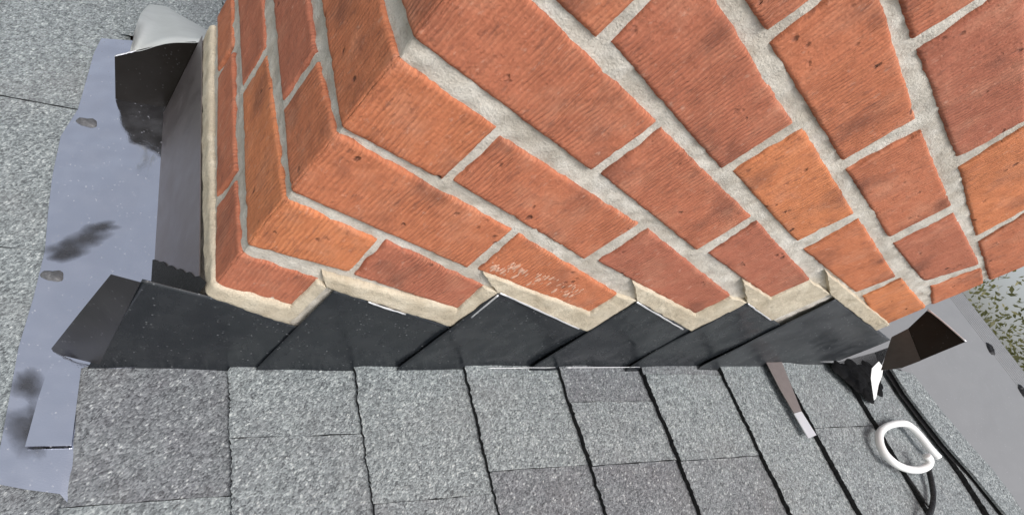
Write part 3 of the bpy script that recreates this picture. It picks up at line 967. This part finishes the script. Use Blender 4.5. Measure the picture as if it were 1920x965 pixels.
# lifted shingle strip in front of the sheet
t = MB()
Ls = [(1672, 690), (1700, 735), (1738, 785), (1775, 832), (1822, 885), (1890, 968)]
Rs = [(1712, 700), (1765, 768), (1815, 828), (1862, 880), (1900, 930), (1925, 968)]
poly = [on_roof(q, 0.0145) for q in Ls] + [on_roof(q, 0.0145) for q in Rs[::-1]]
plate(t, poly, 0.004, NR, tone=0.95)
o = t.build('loose_shingle', M_SHINGLE, smooth=False)
tag(o, 'loose strip of light grey shingle lifted over a dark gap beside the white loop', 'shingle')
cmb = MB()
lo_ = [on_roof(q, 0.004) for q in [(x - 14, y + 4) for x, y in Ls]] ; hi_ = [on_roof(q, 0.0125) for q in [(x + 6, y) for x, y in Ls]]
k = len(Ls)
cmb.add(np.concatenate([lo_, hi_]), [(i, i + 1, i + 1 + k, i + k) for i in range(k - 1)])
cmb.build('gap_shade', M_ASPHALT, o, smooth=False)  # dark face put in for the shade of the gap under the strip

# ------------------------------------------------------------------ small things on the shingles
t = empty('metal_strip', on_roof((1490, 750)), 'narrow taupe metal strip with a bright bare end lying on the shingles', 'metal strip')
mb = MB()
plate(mb, [on_roof(q, 0.009) for q in ((1437, 679), (1466, 678), (1503, 770), (1489, 774), (1462, 728))], 0.0012, NR)
mb.build('strip', M_TAUPE, t, smooth=False)
mb = MB()
plate(mb, [on_roof(q, 0.009) for q in ((1489, 774.5), (1503, 770.5), (1531, 815), (1516, 821))], 0.0012, NR)
mb.build('bare_end', M_BARE, t, smooth=False)

mb = MB()
ringpx = [(1759, 857), (1744, 841), (1722, 814), (1704, 797), (1690, 793), (1667, 797), (1651, 809), (1649, 828), (1659, 850), (1678, 868), (1700, 878), (1722, 880), (1738, 874), (1743, 863), (1737, 853)]
hgt = [0.015, 0.016, 0.016, 0.015, 0.014, 0.013, 0.013, 0.013, 0.013, 0.014, 0.015, 0.017, 0.021, 0.026, 0.029]
tube(mb, spline([on_roof(q, h) for q, h in zip(ringpx, hgt)], 8), 0.0058, 14)
tag(mb.build('plastic_loop', M_WHITE), 'bright white open plastic loop lying on the shingles near the loose strip', 'loop')

mb = MB()
nsc = -ray(1645, 710); nsc /= np.linalg.norm(nsc); nsc += np.array([0, -0.3, 0.55]); nsc /= np.linalg.norm(nsc)
base = on_roof((1641, 745), 0.024); dsc = nsc @ base
plate(mb, [hit(q, nsc, dsc) for q in ((1648, 677), (1656, 688), (1654, 704), (1647, 722), (1643, 745), (1639, 750), (1636, 730), (1633, 708), (1635, 690))], 0.0012, nsc)
tag(mb.build('plastic_scrap', M_WHITE, smooth=False), 'small pointed white scrap standing upright at the foot of the uppermost black flashing', 'scrap')

mb = MB()  # added tubes standing in for the dark gap lines between shingles
tube(mb, spline([on_roof(q, 0.012) for q in ((1741, 878), (1747, 905), (1750, 930), (1746, 955), (1736, 975))], 6), 0.0038, 8)
tube(mb, spline([on_roof(q, 0.010) for q in ((1700, 890), (1718, 915), (1735, 940), (1744, 952))], 5), 0.0016, 8)
tag(mb.build('shingle_gap_lines', M_TAR), 'dark shingle gap lines below the white loop, added as thin black tubes', 'gap lines')

# ------------------------------------------------------------------ trees beyond the ridge
def tree(loc, h, cr_, n, seed, label):
    r = random.Random(seed); nr = np.random.default_rng(seed)
    t = empty('broadleaf_tree', loc, label, 'tree', 'trees beyond the roof edge')
    b = MB(); base = np.array(loc)
    topp = base + np.array([0.2, 0.1, h * 0.78])
    tube(b, spline([base, base + [0.1, -0.05, h * 0.3], base + [0.05, 0.1, h * 0.55], topp], 5), np.linspace(0.16, 0.04, 16), 9)
    tips = []
    for k in range(16):
        w = k * 2.4 + r.random(); f = 0.35 + 0.6 * r.random()
        s = base + np.array([0.08, 0, h * f * 0.75])
        e = s + np.array([math.cos(w), math.sin(w), 0.55 + 0.5 * r.random()]) * cr_ * (0.55 + 0.4 * r.random())
        md = (s + e) / 2 + np.array([0, 0, -0.08 * cr_])
        tube(b, spline([s, md, e], 5), np.linspace(0.05, 0.012, 11), 6)
        tips += [md, e, (md + e) / 2, e + nr.normal(size=3) * 0.3]
    b.build('trunk', M_BARK, t)
    tips = np.array(tips + [topp])
    c = tips[nr.integers(0, len(tips), n)] + nr.normal(size=(n, 3)) * cr_ * 0.20
    keep = (vnoise(c[:, 0] * 1.6 + seed, c[:, 1] * 1.6 + c[:, 2] * 1.9, 5) > -0.25)
    c = c[keep]; n = len(c)
    a = nr.normal(size=(n, 3)); a /= np.linalg.norm(a, axis=1)[:, None]
    q = nr.normal(size=(n, 3)); q -= a * (a * q).sum(1)[:, None]; q /= np.linalg.norm(q, axis=1)[:, None]
    L = (0.024 + 0.022 * nr.random(n))[:, None]; w = L * 0.45
    v = np.stack([c - a * L, c + q * w, c + a * L, c - q * w], 1).reshape(-1, 3)
    cl = np.clip(0.5 + 0.4 * vnoise(c[:, 0] * 2.2, c[:, 1] * 2.2 + c[:, 2] * 2.2, 9) + 0.25 * nr.normal(size=n), 0, 1)
    m = MB(); m.add(v, np.arange(4 * n).reshape(-1, 4).tolist(), tone=np.repeat(cl, 4))
    m.build('crown', M_LEAF, t, smooth=False)


tree((8.6, 1.1, -4.6), 6.4, 2.1, 21000, 1, 'nearer olive green leafy tree seen past the roof edge right of the chimney')
tree((13.5, 4.6, -4.6), 6.2, 2.4, 9000, 2, 'farther olive green leafy tree behind the nearer one, mostly hidden by the chimney')
